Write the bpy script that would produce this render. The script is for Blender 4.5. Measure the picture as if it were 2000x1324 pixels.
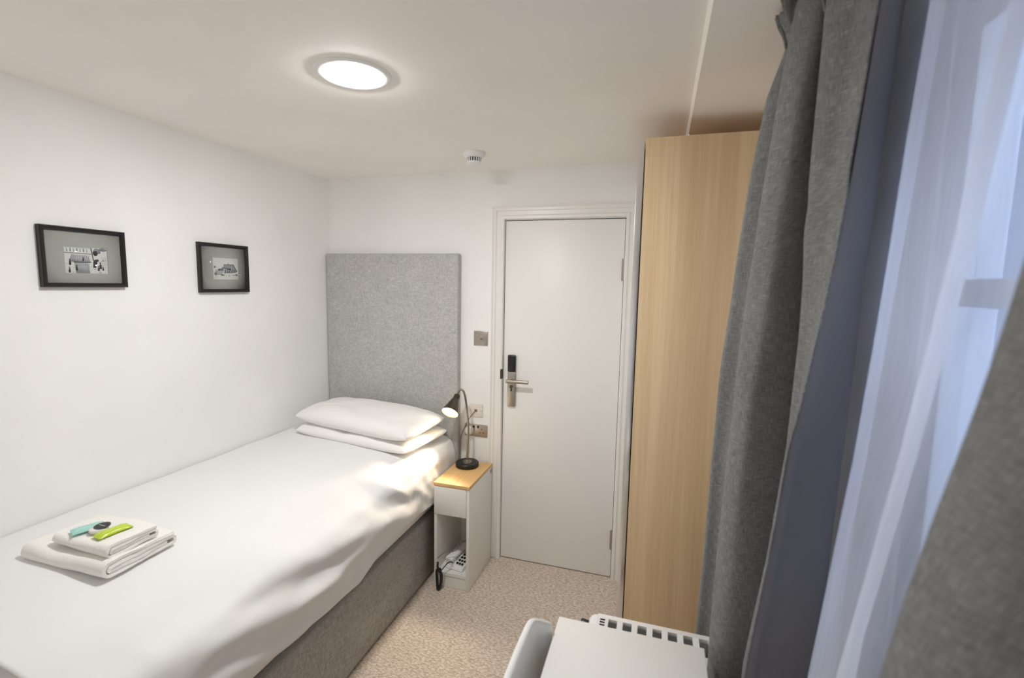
import bpy, bmesh, math, random
from mathutils import Vector, Matrix, noise
random.seed(7)
for o in list(bpy.data.objects): bpy.data.objects.remove(o, do_unlink=True)
scene = bpy.context.scene
C = scene.collection

# ------------------------------------------------------------------ camera
CAM = (1.9979, -2.593, 1.6265); YAW, PITCH, ROLL, FPX = 16.9144, -6.4004, 1.0783, 937.02
ya, pi_, ro = (math.radians(a) for a in (YAW, PITCH, ROLL))
fw = Vector((-math.sin(ya)*math.cos(pi_), math.cos(ya)*math.cos(pi_), math.sin(pi_)))
rt = Vector((math.cos(ya), math.sin(ya), 0)); up = rt.cross(fw)
r2 = rt*math.cos(ro)+up*math.sin(ro); u2 = up*math.cos(ro)-rt*math.sin(ro)
cd = bpy.data.cameras.new('camera'); cam = bpy.data.objects.new('camera', cd); C.objects.link(cam)
m3 = Matrix((r2, u2, -fw)).transposed()
cam.matrix_world = Matrix.Translation(CAM) @ m3.to_4x4()
cd.sensor_width = 36; cd.lens = FPX*36/2000; cd.clip_start = 0.02; cd.clip_end = 100
cd.dof.use_dof = True; cd.dof.focus_distance = 2.3; cd.dof.aperture_fstop = 2.4
scene.camera = cam

# ------------------------------------------------------------------ world, exposure
w = bpy.data.worlds.new('daylight'); scene.world = w; w.use_nodes = True
bg = w.node_tree.nodes['Background']; bg.inputs[0].default_value = (0.53, 0.68, 1.0, 1); bg.inputs[1].default_value = 5.2
vs = scene.view_settings
vs.view_transform = 'Standard'; vs.look = 'None'; vs.gamma = 1; vs.use_curve_mapping = False
vs.exposure = 0.16
LED_STRENGTH = 205.0; BULB_STRENGTH = 14.0; SPOT_W = 15.0
scene.cycles.max_bounces = 20; scene.cycles.diffuse_bounces = 14; scene.cycles.transparent_max_bounces = 16

# ------------------------------------------------------------------ materials
def lin(c):
    return tuple(((v/255)/12.92 if v/255 <= .04045 else ((v/255+.055)/1.055)**2.4) for v in c)+(1,)
def mat(name, rgb, rough=.5, metal=0., spec=None):
    m = bpy.data.materials.new(name); m.use_nodes = True
    b = m.node_tree.nodes['Principled BSDF']
    b.inputs['Base Color'].default_value = lin(rgb); b.inputs['Roughness'].default_value = rough; b.inputs['Metallic'].default_value = metal
    if spec is not None: b.inputs['Specular IOR Level'].default_value = spec
    return m
def nd(m, t, **k):
    n = m.node_tree.nodes.new(t)
    for a, v in k.items(): setattr(n, a, v)
    return n
def lk(m, a, b): m.node_tree.links.new(a, b)
def coords(m, scale, kind='Object'):
    tc = nd(m, 'ShaderNodeTexCoord'); mp = nd(m, 'ShaderNodeMapping'); mp.inputs['Scale'].default_value = scale
    lk(m, tc.outputs[kind], mp.inputs['Vector']); return mp.outputs['Vector']
def noise_tex(m, vec, sc=1., det=2., ro=.5):
    n = nd(m, 'ShaderNodeTexNoise'); n.inputs['Scale'].default_value = sc; n.inputs['Detail'].default_value = det; n.inputs['Roughness'].default_value = ro
    lk(m, vec, n.inputs['Vector']); return n.outputs['Fac']
def ramp(m, fac, stops):
    r = nd(m, 'ShaderNodeValToRGB'); e = r.color_ramp.elements
    while len(e) < len(stops): e.new(.5)
    for i, (p, c) in enumerate(stops): e[i].position = p; e[i].color = lin(c)
    lk(m, fac, r.inputs['Fac']); return r.outputs['Color']
def math_(m, op, a, b):
    n = nd(m, 'ShaderNodeMath', operation=op)
    for i, v in enumerate((a, b)):
        if isinstance(v, (int, float)): n.inputs[i].default_value = v
        else: lk(m, v, n.inputs[i])
    return n.outputs[0]
def bump(m, h, strength=.2, dist=.002):
    b = nd(m, 'ShaderNodeBump'); b.inputs['Strength'].default_value = strength; b.inputs['Distance'].default_value = dist
    lk(m, h, b.inputs['Height']); lk(m, b.outputs['Normal'], m.node_tree.nodes['Principled BSDF'].inputs['Normal'])
def base(m, col): lk(m, col, m.node_tree.nodes['Principled BSDF'].inputs['Base Color'])
def plaster(name, rgb, rough=.75):
    m = mat(name, rgb, rough, spec=.25)
    v = coords(m, (1, 1, 1)); n = noise_tex(m, v, 2.2, 3); d = tuple(max(0, c-5) for c in rgb)
    base(m, ramp(m, n, [(.35, d), (.65, rgb)])); bump(m, noise_tex(m, v, 90, 3), .06, .002); return m
def weave(name, dark, mid, light, uv=False, fine=900., contrast=1., axes=(0, 2), st=9):
    """woven cloth: threads stretched along two axes"""
    m = mat(name, mid, .9, spec=.15)
    a = [fine]*3; b = [fine]*3; a[axes[0]] = fine/9; b[axes[1]] = fine/9
    kind = 'UV' if uv else 'Object'
    if uv: a = (fine/st, fine, 1); b = (fine, fine/st, 1)
    n1 = noise_tex(m, coords(m, a, kind), 1, 1); n2 = noise_tex(m, coords(m, b, kind), 1, 1)
    s = math_(m, 'MULTIPLY', math_(m, 'ADD', n1, n2), .5)
    cl = noise_tex(m, coords(m, (8, 8, 8), kind), 1, 2)
    s2 = math_(m, 'ADD', s, math_(m, 'MULTIPLY', math_(m, 'SUBTRACT', cl, .5), .12))
    k = .13/contrast
    base(m, ramp(m, s2, [(.5-k, dark), (.5, mid), (.5+k, light)])); bump(m, s, .2, .0008); return m
def cloth(name, rgb, uv=False, sc=25, st=.25, dist=.004, rough=.9):
    m = mat(name, rgb, rough, spec=.15); v = coords(m, (1, 1, 1))
    h = math_(m, 'ADD', noise_tex(m, v, sc, 3), math_(m, 'MULTIPLY', noise_tex(m, v, 700, 1), .08))
    bump(m, h, st, dist); return m
def oak(name, axis=2, light=(236, 211, 173), dark=(212, 183, 144), band=True):
    m = mat(name, light, .42, spec=.35)
    s = [60, 60, 60]; s[axis] = 1.3
    g = noise_tex(m, coords(m, s), 1, 4, .6)
    s2 = [9, 9, 9]; s2[axis] = .35
    b_ = noise_tex(m, coords(m, s2), 1, 1)
    s3 = [220, 220, 220]; s3[axis] = 8
    f = noise_tex(m, coords(m, s3), 1, 2)
    t = math_(m, 'ADD', math_(m, 'MULTIPLY', g, .38), math_(m, 'MULTIPLY', b_, .47)); t = math_(m, 'ADD', t, math_(m, 'MULTIPLY', f, .15))
    base(m, ramp(m, t, [(.36, dark), (.5, tuple((a+c)/2 for a, c in zip(light, dark))), (.62, light)])); bump(m, f, .08, .0006); return m
def emit(name, rgb, s):
    m = bpy.data.materials.new(name); m.use_nodes = True; nt = m.node_tree; nt.nodes.clear()
    e = nt.nodes.new('ShaderNodeEmission'); o = nt.nodes.new('ShaderNodeOutputMaterial'); e.inputs[0].default_value = tuple(rgb)+(1,); e.inputs[1].default_value = s
    nt.links.new(e.outputs[0], o.inputs[0]); return m
def sheer_mat(name):
    m = bpy.data.materials.new(name); m.use_nodes = True; nt = m.node_tree; nt.nodes.clear()
    o = nt.nodes.new('ShaderNodeOutputMaterial'); tr = nt.nodes.new('ShaderNodeBsdfTransparent'); tl = nt.nodes.new('ShaderNodeBsdfTranslucent'); df = nt.nodes.new('ShaderNodeBsdfDiffuse')
    tl.inputs[0].default_value = (.86, .89, .95, 1); df.inputs[0].default_value = (.86, .87, .9, 1)
    a = nt.nodes.new('ShaderNodeMixShader'); a.inputs[0].default_value = .5; b = nt.nodes.new('ShaderNodeMixShader')
    nt.links.new(tl.outputs[0], a.inputs[1]); nt.links.new(df.outputs[0], a.inputs[2])
    v = coords(m, (160, 6, 1), 'UV'); n = noise_tex(m, v, 1, 1); f = math_(m, 'ADD', .56, math_(m, 'MULTIPLY', n, .12)); nt.links.new(f, b.inputs[0])
    nt.links.new(tr.outputs[0], b.inputs[1]); nt.links.new(a.outputs[0], b.inputs[2]); nt.links.new(b.outputs[0], o.inputs[0]); return m
def glass_mat(name, tint=(.95, .97, 1)):
    m = bpy.data.materials.new(name); m.use_nodes = True; nt = m.node_tree; nt.nodes.clear()
    o = nt.nodes.new('ShaderNodeOutputMaterial'); tr = nt.nodes.new('ShaderNodeBsdfTransparent'); gl = nt.nodes.new('ShaderNodeBsdfGlossy'); mx = nt.nodes.new('ShaderNodeMixShader')
    tr.inputs[0].default_value = tint+(1,); gl.inputs['Roughness'].default_value = .02
    lw = nt.nodes.new('ShaderNodeLayerWeight'); lw.inputs[0].default_value = .5
    fr = math_(m, 'ADD', math_(m, 'MULTIPLY', math_(m, 'POWER', lw.outputs['Facing'], 5.), .9), .012)
    nt.links.new(fr, mx.inputs[0]); nt.links.new(tr.outputs[0], mx.inputs[1]); nt.links.new(gl.outputs[0], mx.inputs[2]); nt.links.new(mx.outputs[0], o.inputs[0]); return m
def carpet_mat():
    m = mat('carpet_wool', (160, 144, 134), .97, spec=.1)
    v = coords(m, (1, 1, 1))
    vo = nd(m, 'ShaderNodeTexVoronoi'); vo.inputs['Scale'].default_value = 105; vo.inputs['Randomness'].default_value = .85; lk(m, v, vo.inputs['Vector'])
    rot = nd(m, 'ShaderNodeMapping'); rot.inputs['Rotation'].default_value = (0, 0, .6); rot.inputs['Scale'].default_value = (60, 150, 60); lk(m, v, rot.inputs['Vector'])
    n1 = noise_tex(m, rot.outputs[0], 1, 2); n2 = noise_tex(m, v, 420, 2)
    t = math_(m, 'ADD', math_(m, 'MULTIPLY', n1, .6), math_(m, 'MULTIPLY', n2, .4))
    t = math_(m, 'SUBTRACT', t, math_(m, 'MULTIPLY', vo.outputs['Distance'], .16))
    t = math_(m, 'ADD', t, .05)
    base(m, ramp(m, t, [(.36, (178, 162, 148)), (.48, (210, 196, 181)), (.62, (232, 220, 207))])); bump(m, t, .7, .006); return m

M = dict(
    wall=plaster('white_wall_paint', (246, 246, 245)), ceil=plaster('white_ceiling_paint', (250, 247, 242)),
    gloss=mat('white_gloss_paint', (236, 234, 230), .35), door=mat('white_door_paint', (238, 237, 235), .42),
    carpet=carpet_mat(), duvet=cloth('white_bed_linen', (230, 230, 230), sc=14, st=.28, dist=.008), pillow=cloth('white_pillow_cotton', (238, 237, 235), sc=16, st=.3, dist=.006),
    towel=cloth('white_towelling', (238, 237, 233), sc=260, st=.6, dist=.003), headb=weave('grey_woven_upholstery', (162, 162, 160), (186, 186, 183), (208, 208, 204), fine=520, contrast=.75),
    base=weave('grey_divan_fabric', (138, 135, 130), (164, 161, 156), (186, 183, 178), fine=500, contrast=.8, axes=(1, 2)),
    curtain=weave('grey_curtain_linen', (94, 95, 95), (124, 125, 125), (154, 155, 154), uv=True, fine=620, contrast=.62, st=14), lining=cloth('slate_lining', (128, 121, 116), sc=6, st=.1),
    sheer=sheer_mat('white_sheer_voile'), oak=oak('oak_veneer'), oak_top=oak('oak_top', 1, (232, 196, 140), (206, 164, 108)),
    lam=mat('white_laminate', (236, 235, 231), .38), melamine=mat('white_melamine', (232, 231, 227), .45), chair=mat('white_chair_shell', (238, 238, 236), .3),
    chrome=mat('polished_aluminium', (238, 239, 241), .22, 1), steel=mat('brushed_steel', (176, 168, 158), .38, 1), brass=mat('brushed_nickel', (158, 150, 136), .3, 1),
    black=mat('black_plastic', (24, 24, 25), .4), frame=mat('black_frame_wood', (20, 18, 16), .35), dark=mat('dark_slot', (18, 17, 16), .7),
    mat_board=mat('taupe_mat_board', (184, 178, 163), .9), paper=mat('cream_paper', (226, 221, 205), .9), ink=mat('dark_ink', (66, 64, 62), .9), ink2=mat('grey_wash', (150, 148, 144), .9), ink3=mat('pale_wash', (190, 187, 180), .9),
    white=mat('white_plastic', (238, 238, 237), .35), rim=mat('white_lamp_rim', (238, 240, 238), .4), cream=mat('cream_plastic', (232, 226, 218), .4), fin=mat('grey_enamel', (120, 122, 126), .45),
    bronze=mat('antique_bronze', (96, 88, 74), .3, 1), shadeblack=mat('lamp_shade_black', (46, 42, 36), .35, .6), aqua=mat('aqua_sachet', (160, 212, 204), .25), green=mat('lime_sachet', (186, 208, 48), .2), mirror=mat('mirror', (235, 238, 238), .03, 1),
    led=emit('led_diffuser', (1, .99, .98), LED_STRENGTH), bulb=emit('warm_bulb', (1, .8, .55), BULB_STRENGTH), glass=glass_mat('window_glass'), cable=mat('grey_cable', (120, 112, 104), .5), pinpaint=mat('ivory_plate', (228, 220, 214), .4),
    clearfilm=mat('soap_wrapper', (224, 222, 216), .25), tapegrey=mat('grey_render_outside', (70, 73, 80), .9), brownbead=mat('beading', (240, 236, 228), .5))

# ------------------------------------------------------------------ mesh helpers
ORG = {}
def finish(o, bm, m, smooth=40):
    me = o.data
    for f in bm.faces: f.smooth = True
    bm.to_mesh(me); bm.free()
    if smooth: me.set_sharp_from_angle(angle=math.radians(smooth))
    for x in (m if isinstance(m, (list, tuple)) else [m]): me.materials.append(x)
def obj(name, bm, m, parent=None, smooth=40, loc=None):
    me = bpy.data.meshes.new(name); o = bpy.data.objects.new(name, me); C.objects.link(o)
    if parent is not None: org = ORG[parent.name]; o.parent = parent
    else: org = Vector(loc) if loc else Vector((0, 0, 0)); o.location = org
    ORG[o.name] = org
    bm.transform(Matrix.Translation(-org)); finish(o, bm, m, smooth); return o
def tag(o, label, cat, group=None):
    o['label'] = label; o['category'] = cat
    if group: o['group'] = group
    return o
def thing(name, loc, label, cat, group=None):
    o = bpy.data.objects.new(name, None); C.objects.link(o); o.location = loc; o.empty_display_size = .05; ORG[o.name] = Vector(loc)
    return tag(o, label, cat, group)
def struct(name, bm, m, parent=None, smooth=40, loc=None):
    o = obj(name, bm, m, parent, smooth, loc)
    if parent is None: o['kind'] = 'structure'
    return o
def B(): return bmesh.new()
def box(bm, x0, x1, y0, y1, z0, z1, bev=0., seg=2, mi=0):
    r = bmesh.ops.create_cube(bm, size=1, matrix=Matrix.Translation(((x0+x1)/2, (y0+y1)/2, (z0+z1)/2)) @ Matrix.Diagonal((abs(x1-x0), abs(y1-y0), abs(z1-z0), 1)))
    vsn = r['verts']; fs = {f for v in vsn for f in v.link_faces}
    if bev:
        es = {e for v in vsn for e in v.link_edges}
        rb = bmesh.ops.bevel(bm, geom=list(es), offset=bev, segments=seg, affect='EDGES', profile=.5); fs |= set(rb['faces'])
    for f in fs:
        if f.is_valid: f.material_index = mi
    return bm
def bx(*a, **k): return box(B(), *a, **k)
def catmull(pts, n):
    pts = [Vector(p) for p in pts]; out = []
    for i in range(len(pts)-1):
        p0 = pts[max(i-1, 0)]; p1 = pts[i]; p2 = pts[i+1]; p3 = pts[min(i+2, len(pts)-1)]
        for k in range(n):
            t = k/n; out.append(.5*((2*p1)+(p2-p0)*t+(2*p0-5*p1+4*p2-p3)*t*t+(3*p1-p0-3*p2+p3)*t**3))
    out.append(pts[-1]); return out
def tube(bm, pts, r, seg=10, closed=False, mi=0):
    pts = [Vector(p) for p in pts]; n = len(pts); rings = []; ref = None
    for i, p in enumerate(pts):
        a = pts[(i-1) % n] if closed or i > 0 else p; b = pts[(i+1) % n] if closed or i < n-1 else p
        t = (b-a).normalized()
        if ref is None: ref = t.orthogonal().normalized()
        ref = (ref-t*ref.dot(t)); ref = ref.normalized() if ref.length > 1e-6 else t.orthogonal().normalized()
        bn = t.cross(ref); rr = r(i/(max(n-1, 1))) if callable(r) else r
        rings.append([bm.verts.new(p+(ref*math.cos(2*math.pi*k/seg)+bn*math.sin(2*math.pi*k/seg))*rr) for k in range(seg)])
    for i in range(n if closed else n-1):
        A = rings[i]; D = rings[(i+1) % n]
        for k in range(seg):
            f = bm.faces.new((A[k], A[(k+1) % seg], D[(k+1) % seg], D[k])); f.material_index = mi
    if not closed:
        f = bm.faces.new(rings[0][::-1]); f.material_index = mi; f = bm.faces.new(rings[-1]); f.material_index = mi
    return bm
def lathe(bm, prof, c=(0, 0, 0), axis=(0, 0, 1), seg=48, mi=0, cap=True):
    """prof: (radius, height) along axis from c"""
    q = Vector((0, 0, 1)).rotation_difference(Vector(axis).normalized()).to_matrix(); c = Vector(c); rings = []
    for r, h in prof:
        if r < 1e-6: rings.append([bm.verts.new(c+q @ Vector((0, 0, h)))])
        else: rings.append([bm.verts.new(c+q @ Vector((r*math.cos(2*math.pi*k/seg), r*math.sin(2*math.pi*k/seg), h))) for k in range(seg)])
    for A, D in zip(rings, rings[1:]):
        for k in range(seg):
            k2 = (k+1) % seg
            if len(A) == 1 and len(D) == 1: continue
            if len(A) == 1: f = bm.faces.new((A[0], D[k2], D[k]))
            elif len(D) == 1: f = bm.faces.new((A[k], A[k2], D[0]))
            else: f = bm.faces.new((A[k], A[k2], D[k2], D[k]))
            f.material_index = mi
    if cap:
        for R_, rev in ((rings[0], True), (rings[-1], False)):
            if len(R_) > 2: f = bm.faces.new(R_[::-1] if rev else R_); f.material_index = mi
    bmesh.ops.recalc_face_normals(bm, faces=bm.faces)
    return bm
def grid(bm, P, uvs=None, mi=0, flip=False):
    """P[i][j] points -> quads"""
    V = [[bm.verts.new(p) for p in row] for row in P]
    lay = bm.loops.layers.uv.verify() if uvs else None
    for i in range(len(V)-1):
        for j in range(len(V[0])-1):
            ij = [(i, j), (i, j+1), (i+1, j+1), (i+1, j)]
            if flip: ij.reverse()
            f = bm.faces.new([V[a][b] for a, b in ij]); f.material_index = mi
            if uvs:
                for l, (a, b) in zip(f.loops, ij): l[lay].uv = uvs[a][b]
    return V
def prism(bm, poly, fn, d0, d1, mi=0):
    """extrude 2D polygon: fn(u,v,d) -> point"""
    a = [bm.verts.new(fn(u, v, d0)) for u, v in poly]; b = [bm.verts.new(fn(u, v, d1)) for u, v in poly]; n = len(poly); fs = []
    for k in range(n): fs.append(bm.faces.new((a[k], a[(k+1) % n], b[(k+1) % n], b[k])))
    fs.append(bm.faces.new(a[::-1])); fs.append(bm.faces.new(b))
    for f in fs: f.material_index = mi
    bmesh.ops.recalc_face_normals(bm, faces=fs)
    return bm
def interp(tab, z):
    tab = sorted(tab)
    if z <= tab[0][0]:
        (a, b), (c, d) = tab[0], tab[1]
    elif z >= tab[-1][0]:
        (a, b), (c, d) = tab[-2], tab[-1]
    else:
        for (a, b), (c, d) in zip(tab, tab[1:]):
            if a <= z <= c: break
    return b+(d-b)*(z-a)/(c-a)
def solid(o, t, off=0):
    s = o.modifiers.new('thickness', 'SOLIDIFY'); s.thickness = t; s.offset = off

# ------------------------------------------------------------------ the room
RX, FY, H, HX, HH = 2.50, -2.78, 2.256, 2.077, 2.236
DX0, DX1, DZ = 1.162, 1.812, 1.981
struct('floor', bx(-.1, RX+.1, FY-.1, .1, -.1, 0), M['carpet'])
struct('wall_left', bx(-.1, 0, FY-.1, .1, 0, H+.1), M['wall'])
bm = B(); g = .004
box(bm, 0, DX0-g, 0, .1, 0, H+.1); box(bm, DX1+g, RX+.1, 0, .1, 0, H+.1); box(bm, DX0-g, DX1+g, 0, .1, DZ+g, H+.1)
struct('wall_back', bm, M['wall'])
struct('wall_front', bx(-.1, RX+.1, FY-.1, FY, 0, H+.1), M['wall'])
# right wall with the window opening
WY0, WY1, WZ0, WZ1 = -2.55, -1.44, .90, 2.16
bm = B()
for a in ((WY1, .1, 0, H+.1), (FY, WY0, 0, H+.1), (WY0, WY1, 0, WZ0), (WY0, WY1, WZ1, H+.1)): box(bm, RX, RX+.12, *a)
struct('wall_right', bm, M['wall'])
# ceiling, slightly lower over the window side, with a bead along the step
struct('ceiling', bx(-.1, HX, FY-.1, .1, H, H+.1), M['ceil'])
struct('ceiling_lowered', bx(HX, RX+.12, FY-.1, .1, HH, H+.1), M['ceil'])
bm = B(); prism(bm, [(HX-.008, H), (HX-.007, H-.008), (HX-.003, H-.016), (HX, HH-.001), (HX, H)], lambda u, v, d: (u, d, v), FY, 0)
struct('trim_2', bm, M['ceil'], smooth=20)

# window: white sash frame, two panes
win = struct('window_1', B(), M['gloss'], loc=(RX+.04, -2.0, WZ0))
bm = B()
for a in ((WY0, WY0+.08, WZ0, WZ1), (WY1-.08, WY1, WZ0, WZ1), (WY0+.08, WY1-.08, WZ0, WZ0+.09), (WY0+.08, WY1-.08, WZ1-.08, WZ1)): box(bm, RX+.005, RX+.075, *a, bev=.004)
obj('window_frame', bm, M['gloss'], win)
obj('meeting_rail', bx(RX+.0, RX+.07, WY0+.08, WY1-.08, 1.603, 1.652, bev=.005), M['gloss'], win)
for z0, z1 in ((WZ0+.09, 1.603), (1.652, WZ1-.08)): obj('pane', bx(RX+.036, RX+.040, WY0+.08, WY1-.08, z0, z1), M['glass'], win, 0)
obj('window_sill', bx(RX-.025, RX+.005, WY0-.02, WY1+.02, WZ0-.03, WZ0-.002, bev=.006), M['gloss'], win)

# neighbouring building seen through the glass
struct('wall_outside', bx(RX+2.0, RX+2.3, -9, 14, -1, 3.6), M['tapegrey'])

# ------------------------------------------------------------------ door and architrave
d = struct('door_1', bx(DX0, DX1, .002, .042, .006, DZ-.001, bev=.0015), M['door'], loc=(1.487, .02, 0))
obj('door_stop', bx(DX0-.003, DX1+.003, .06, .098, .0, DZ+.003), M['gloss'], d)
lockx0, lockx1 = 1.189, 1.237
hp = obj('handle_plate', bx(lockx0, lockx1, -.012, .003, .932, 1.135, bev=.004), M['steel'], d)
obj('card_reader', bx(lockx0+.001, lockx1-.001, -.018, .003, 1.136, 1.232, bev=.007, seg=3), M['black'], d)
bm = B(); lathe(bm, [(.011, 0), (.011, .05)], (1.205, -.01, 1.088), (0, -1, 0), 20); obj('lever_spindle', bm, M['steel'], hp)
bm = B(); tube(bm, [(1.196, -.055, 1.088), (1.26, -.056, 1.0885), (1.325, -.056, 1.089)], .0105, 16); obj('lever', bm, M['steel'], hp)
bm = B(); box(bm, 1.209, 1.217, -.018, -.01, 1.022, 1.045, bev=.003); lathe(bm, [(.0085, 0), (.0085, .009)], (1.213, -.01, 1.05), (0, -1, 0), 16); obj('lock_cylinder', bm, M['bronze'], hp)
obj('strike_plate', bx(1.149, 1.158, -.0225, -.001, 1.092, 1.148), M['bronze'], d)
for z0, z1 in ((1.66, 1.775), (.17, .28)):
    bm = B(); lathe(bm, [(.006, 0), (.006, .034), (.005, .035), (.006, .036), (.006, (z1-z0)*.62), (.005, (z1-z0)*.63), (.006, (z1-z0)*.64), (.006, z1-z0)], (DX1+.002, -.005, z0), (0, 0, 1), 12)
    box(bm, DX1-.010, DX1+.001, -.0015, .003, z0, z1); obj('hinge', bm, M['steel'], d)
prof = [(0, 0), (.0, .016), (.004, .020), (.016, .020), (.020, .015), (.024, .013), (.044, .013), (.048, .018), (.060, .018), (.066, .022), (.072, .020), (.072, 0)]   # (distance from the opening, projection)
bm = B()
ai0, ai1, az = DX0-.004, DX1+.004, DZ+.006
rings = []
for (sx, sz) in ((0, 0), (0, 1), (1, 1), (1, 0)):
    rings.append([bm.verts.new(((ai0-p if sx == 0 else ai1+p), -q, (az+p if sz else 0))) for p, q in prof])
for A, D in zip(rings, rings[1:]):
    for k in range(len(prof)): bm.faces.new((A[k], A[(k+1) % len(prof)], D[(k+1) % len(prof)], D[k]))
bm.faces.new(rings[0]); bm.faces.new(rings[-1]); bmesh.ops.recalc_face_normals(bm, faces=bm.faces)
struct('trim_1', bm, M['gloss'], smooth=25)

# ------------------------------------------------------------------ wardrobe
WX, WY = 1.923, -.7151; WTOP = 2.168; WR = 2.485
t = thing('wardrobe', (2.26, -.36, 0), 'tall oak veneer wardrobe with silver edged door beside the white door', 'wardrobe')
obj('side_panel', bx(WX, WR, WY, WY+.018, 0, WTOP, bev=.001), M['oak'], t)
obj('side_panel', bx(WX, WR, -.022, -.004, 0, WTOP, bev=.001), M['oak'], t)
obj('top_panel', bx(WX, WR, WY+.018, -.022, WTOP-.018, WTOP-.001), M['oak'], t)
obj('bottom_panel', bx(WX, WR, WY+.018, -.022, .05, .068), M['oak'], t)
obj('back_panel', bx(WR-.008, WR, WY+.018, -.022, .068, WTOP-.018), M['oak'], t)
obj('plinth', bx(WX+.02, WX+.036, WY+.018, -.022, 0, .05), M['oak'], t)
obj('cap', bx(2.065, 2.072, WY-.002, WY+.006, WTOP-.002, WTOP+.004, bev=.001), M['white'], t)
dd = obj('door', bx(1.899, 1.917, WY+.045, -.05, .055, WTOP-.05), M['mirror'], t)
bm = B()
for a in ((WY+.003, WY+.047), (-.05, -.008)): box(bm, 1.895, 1.9195, a[0], a[1], .03, WTOP-.010, bev=.002)
for a in ((.03, .062), (WTOP-.042, WTOP-.010)): box(bm, 1.8955, 1.919, WY+.046, -.049, a[0], a[1], bev=.002)
obj('door_frame', bm, M['chrome'], dd)

# ------------------------------------------------------------------ bed
t = thing('single_bed', (.44, -1.0, 0), 'single divan bed with grey fabric base along the left wall', 'bed')
bm = bx(.015, .853, -1.955, -.055, .012, .36, bev=.012, seg=3); obj('divan_base', bm, M['base'], t)
bm = bx(.02, .845, -1.95, -.058, .362, .70, bev=.05, seg=4); obj('mattress', bm, M['duvet'], t)
for x in (.08, .79):
    for y in (-1.88, -.13): bm = B(); lathe(bm, [(.02, 0), (.02, .012)], (x, y, 0), seg=12); obj('foot', bm, M['black'], t)
bm = bx(.006, .896, -.05, -.003, .12, 1.80, bev=.008, seg=3)
tag(obj('headboard', bm, M['headb'], loc=(.45, -.026, .12)), 'tall grey woven fabric headboard panel fixed to the back wall', 'headboard')

# duvet: a sheet of cloth lofted over the mattress, hanging down the room side
HEM = [(-.04, .44), (-.20, .44), (-.36, .452), (-.52, .466), (-.674, .478), (-.81, .474), (-.911, .468), (-1.04, .424), (-1.228, .430), (-1.429, .448), (-1.606, .482), (-2.2, .52)]
def section(y):
    k = min(1, max(0, (-y-.1)/.9)); s = k*k*(3-2*k)
    hem = interp(HEM, y); sh = .742-.012*s; bl = .03*s
    pts = [(.008, .778), (.05, .798), (.22, .796), (.45, .786), (.62, .772-.004*s), (.74-.03*s, .756-.006*s), (.81-.02*s, sh-.002-.008*s), (.862, .712-.018*s), (.884+.008*s, .665-.016*s), (.892+.014*s, .60), (.893+bl*.5, .53), (.890+bl*.45, hem)]
    return catmull([(p[0], 0, p[1]) for p in pts], 8)
RIDGE = [  # (polyline in (y,z) on the hanging side, height, width)
    ([(-.60, .50), (-.754, .565), (-.952, .618), (-1.25, .657), (-1.495, .722), (-1.7, .75)], .022, .040),
    ([(-.619, .60), (-.75, .69), (-.838, .735), (-1.0, .752)], .014, .022),
    ([(-1.15, .50), (-1.255, .548), (-1.433, .596), (-1.606, .632), (-1.8, .67)], .022, .040),
    ([(-.87, .585), (-1.028, .558), (-1.185, .552), (-1.343, .563), (-1.55, .56)], .016, .026),
    ([(-.40, .50), (-.50, .58), (-.66, .66), (-.85, .70)], .006, .024),
    ([(-.22, .47), (-.30, .56), (-.36, .64)], .004, .02),
    ([(-1.35, .47), (-1.5, .50), (-1.75, .55)], .014, .03)]
RPT = [([Vector((p[0], p[1])) for p in pl], a, wd) for pl, a, wd in RIDGE]
def segd(p, pl):
    best = 9; tt = 0; n = len(pl)-1
    for i in range(n):
        a, b = pl[i], pl[i+1]; ab = b-a; q = max(0, min(1, (p-a).dot(ab)/ab.dot(ab))); dd_ = (p-a-ab*q).length
        if dd_ < best: best = dd_; tt = (i+q)/n
    return best, tt
NY = 190; P = []
for i in range(NY+1):
    y = -.056-(1.985-.056)*i/NY
    sec = section(y); row = []
    for j, p in enumerate(sec):
        a = sec[max(j-1, 0)]; b = sec[min(j+1, len(sec)-1)]; tg = (b-a).normalized(); nrm = Vector((-tg.z, 0, tg.x))*1.0
        if nrm.z < 0 and p.x < .7: nrm = -nrm
        dsp = 0; side = max(0, min(1, (p.x-.66)/.20)); side = side*side*(3-2*side)
        q = Vector((y, p.z-.25*max(0, .88-p.x) if p.x < .88 else p.z))
        for pl, am, wd in RPT:
            dm, tt = segd(q, pl)
            dsp += am*math.exp(-(dm/wd)**2)*math.sin(math.pi*(.12+.76*tt))*side
            dsp -= .30*am*math.exp(-((dm-wd*2)/wd)**2)*math.sin(math.pi*(.12+.76*tt))*side
        dsp += .0045*noise.noise((p.x*5, y*4, p.z*4))+.002*noise.noise((p.x*14, y*11, p.z*12))
        dsp += .006*side*side*noise.noise((y*6+p.z*7, p.z*11-y*4, 3))+.002*side*side*noise.noise((y*13+p.z*16, p.z*18-y*7, 8))
        v = p+nrm*dsp; v.y = y
        if i == 0: v = p*1.0; v.y = y; v.z -= .004
        v.x = max(v.x, .004)
        if p.x > .84:
            k_ = max(0, min(1, (.71-p.z)/.10)); k_ = k_*k_*(3-2*k_); v.x += max(0, .870-v.x)*k_
        if y > -.385: v.x = min(v.x, .8985)
        row.append(v)
    P.append(row)
bm = B(); grid(bm, P, flip=True)
bmesh.ops.recalc_face_normals(bm, faces=bm.faces)
o = tag(obj('duvet', bm, M['duvet'], smooth=0, loc=(.44, -1.0, .70)), 'plain white duvet spread over the single bed and hanging over its side', 'duvet'); solid(o, .008, -1)

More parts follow.
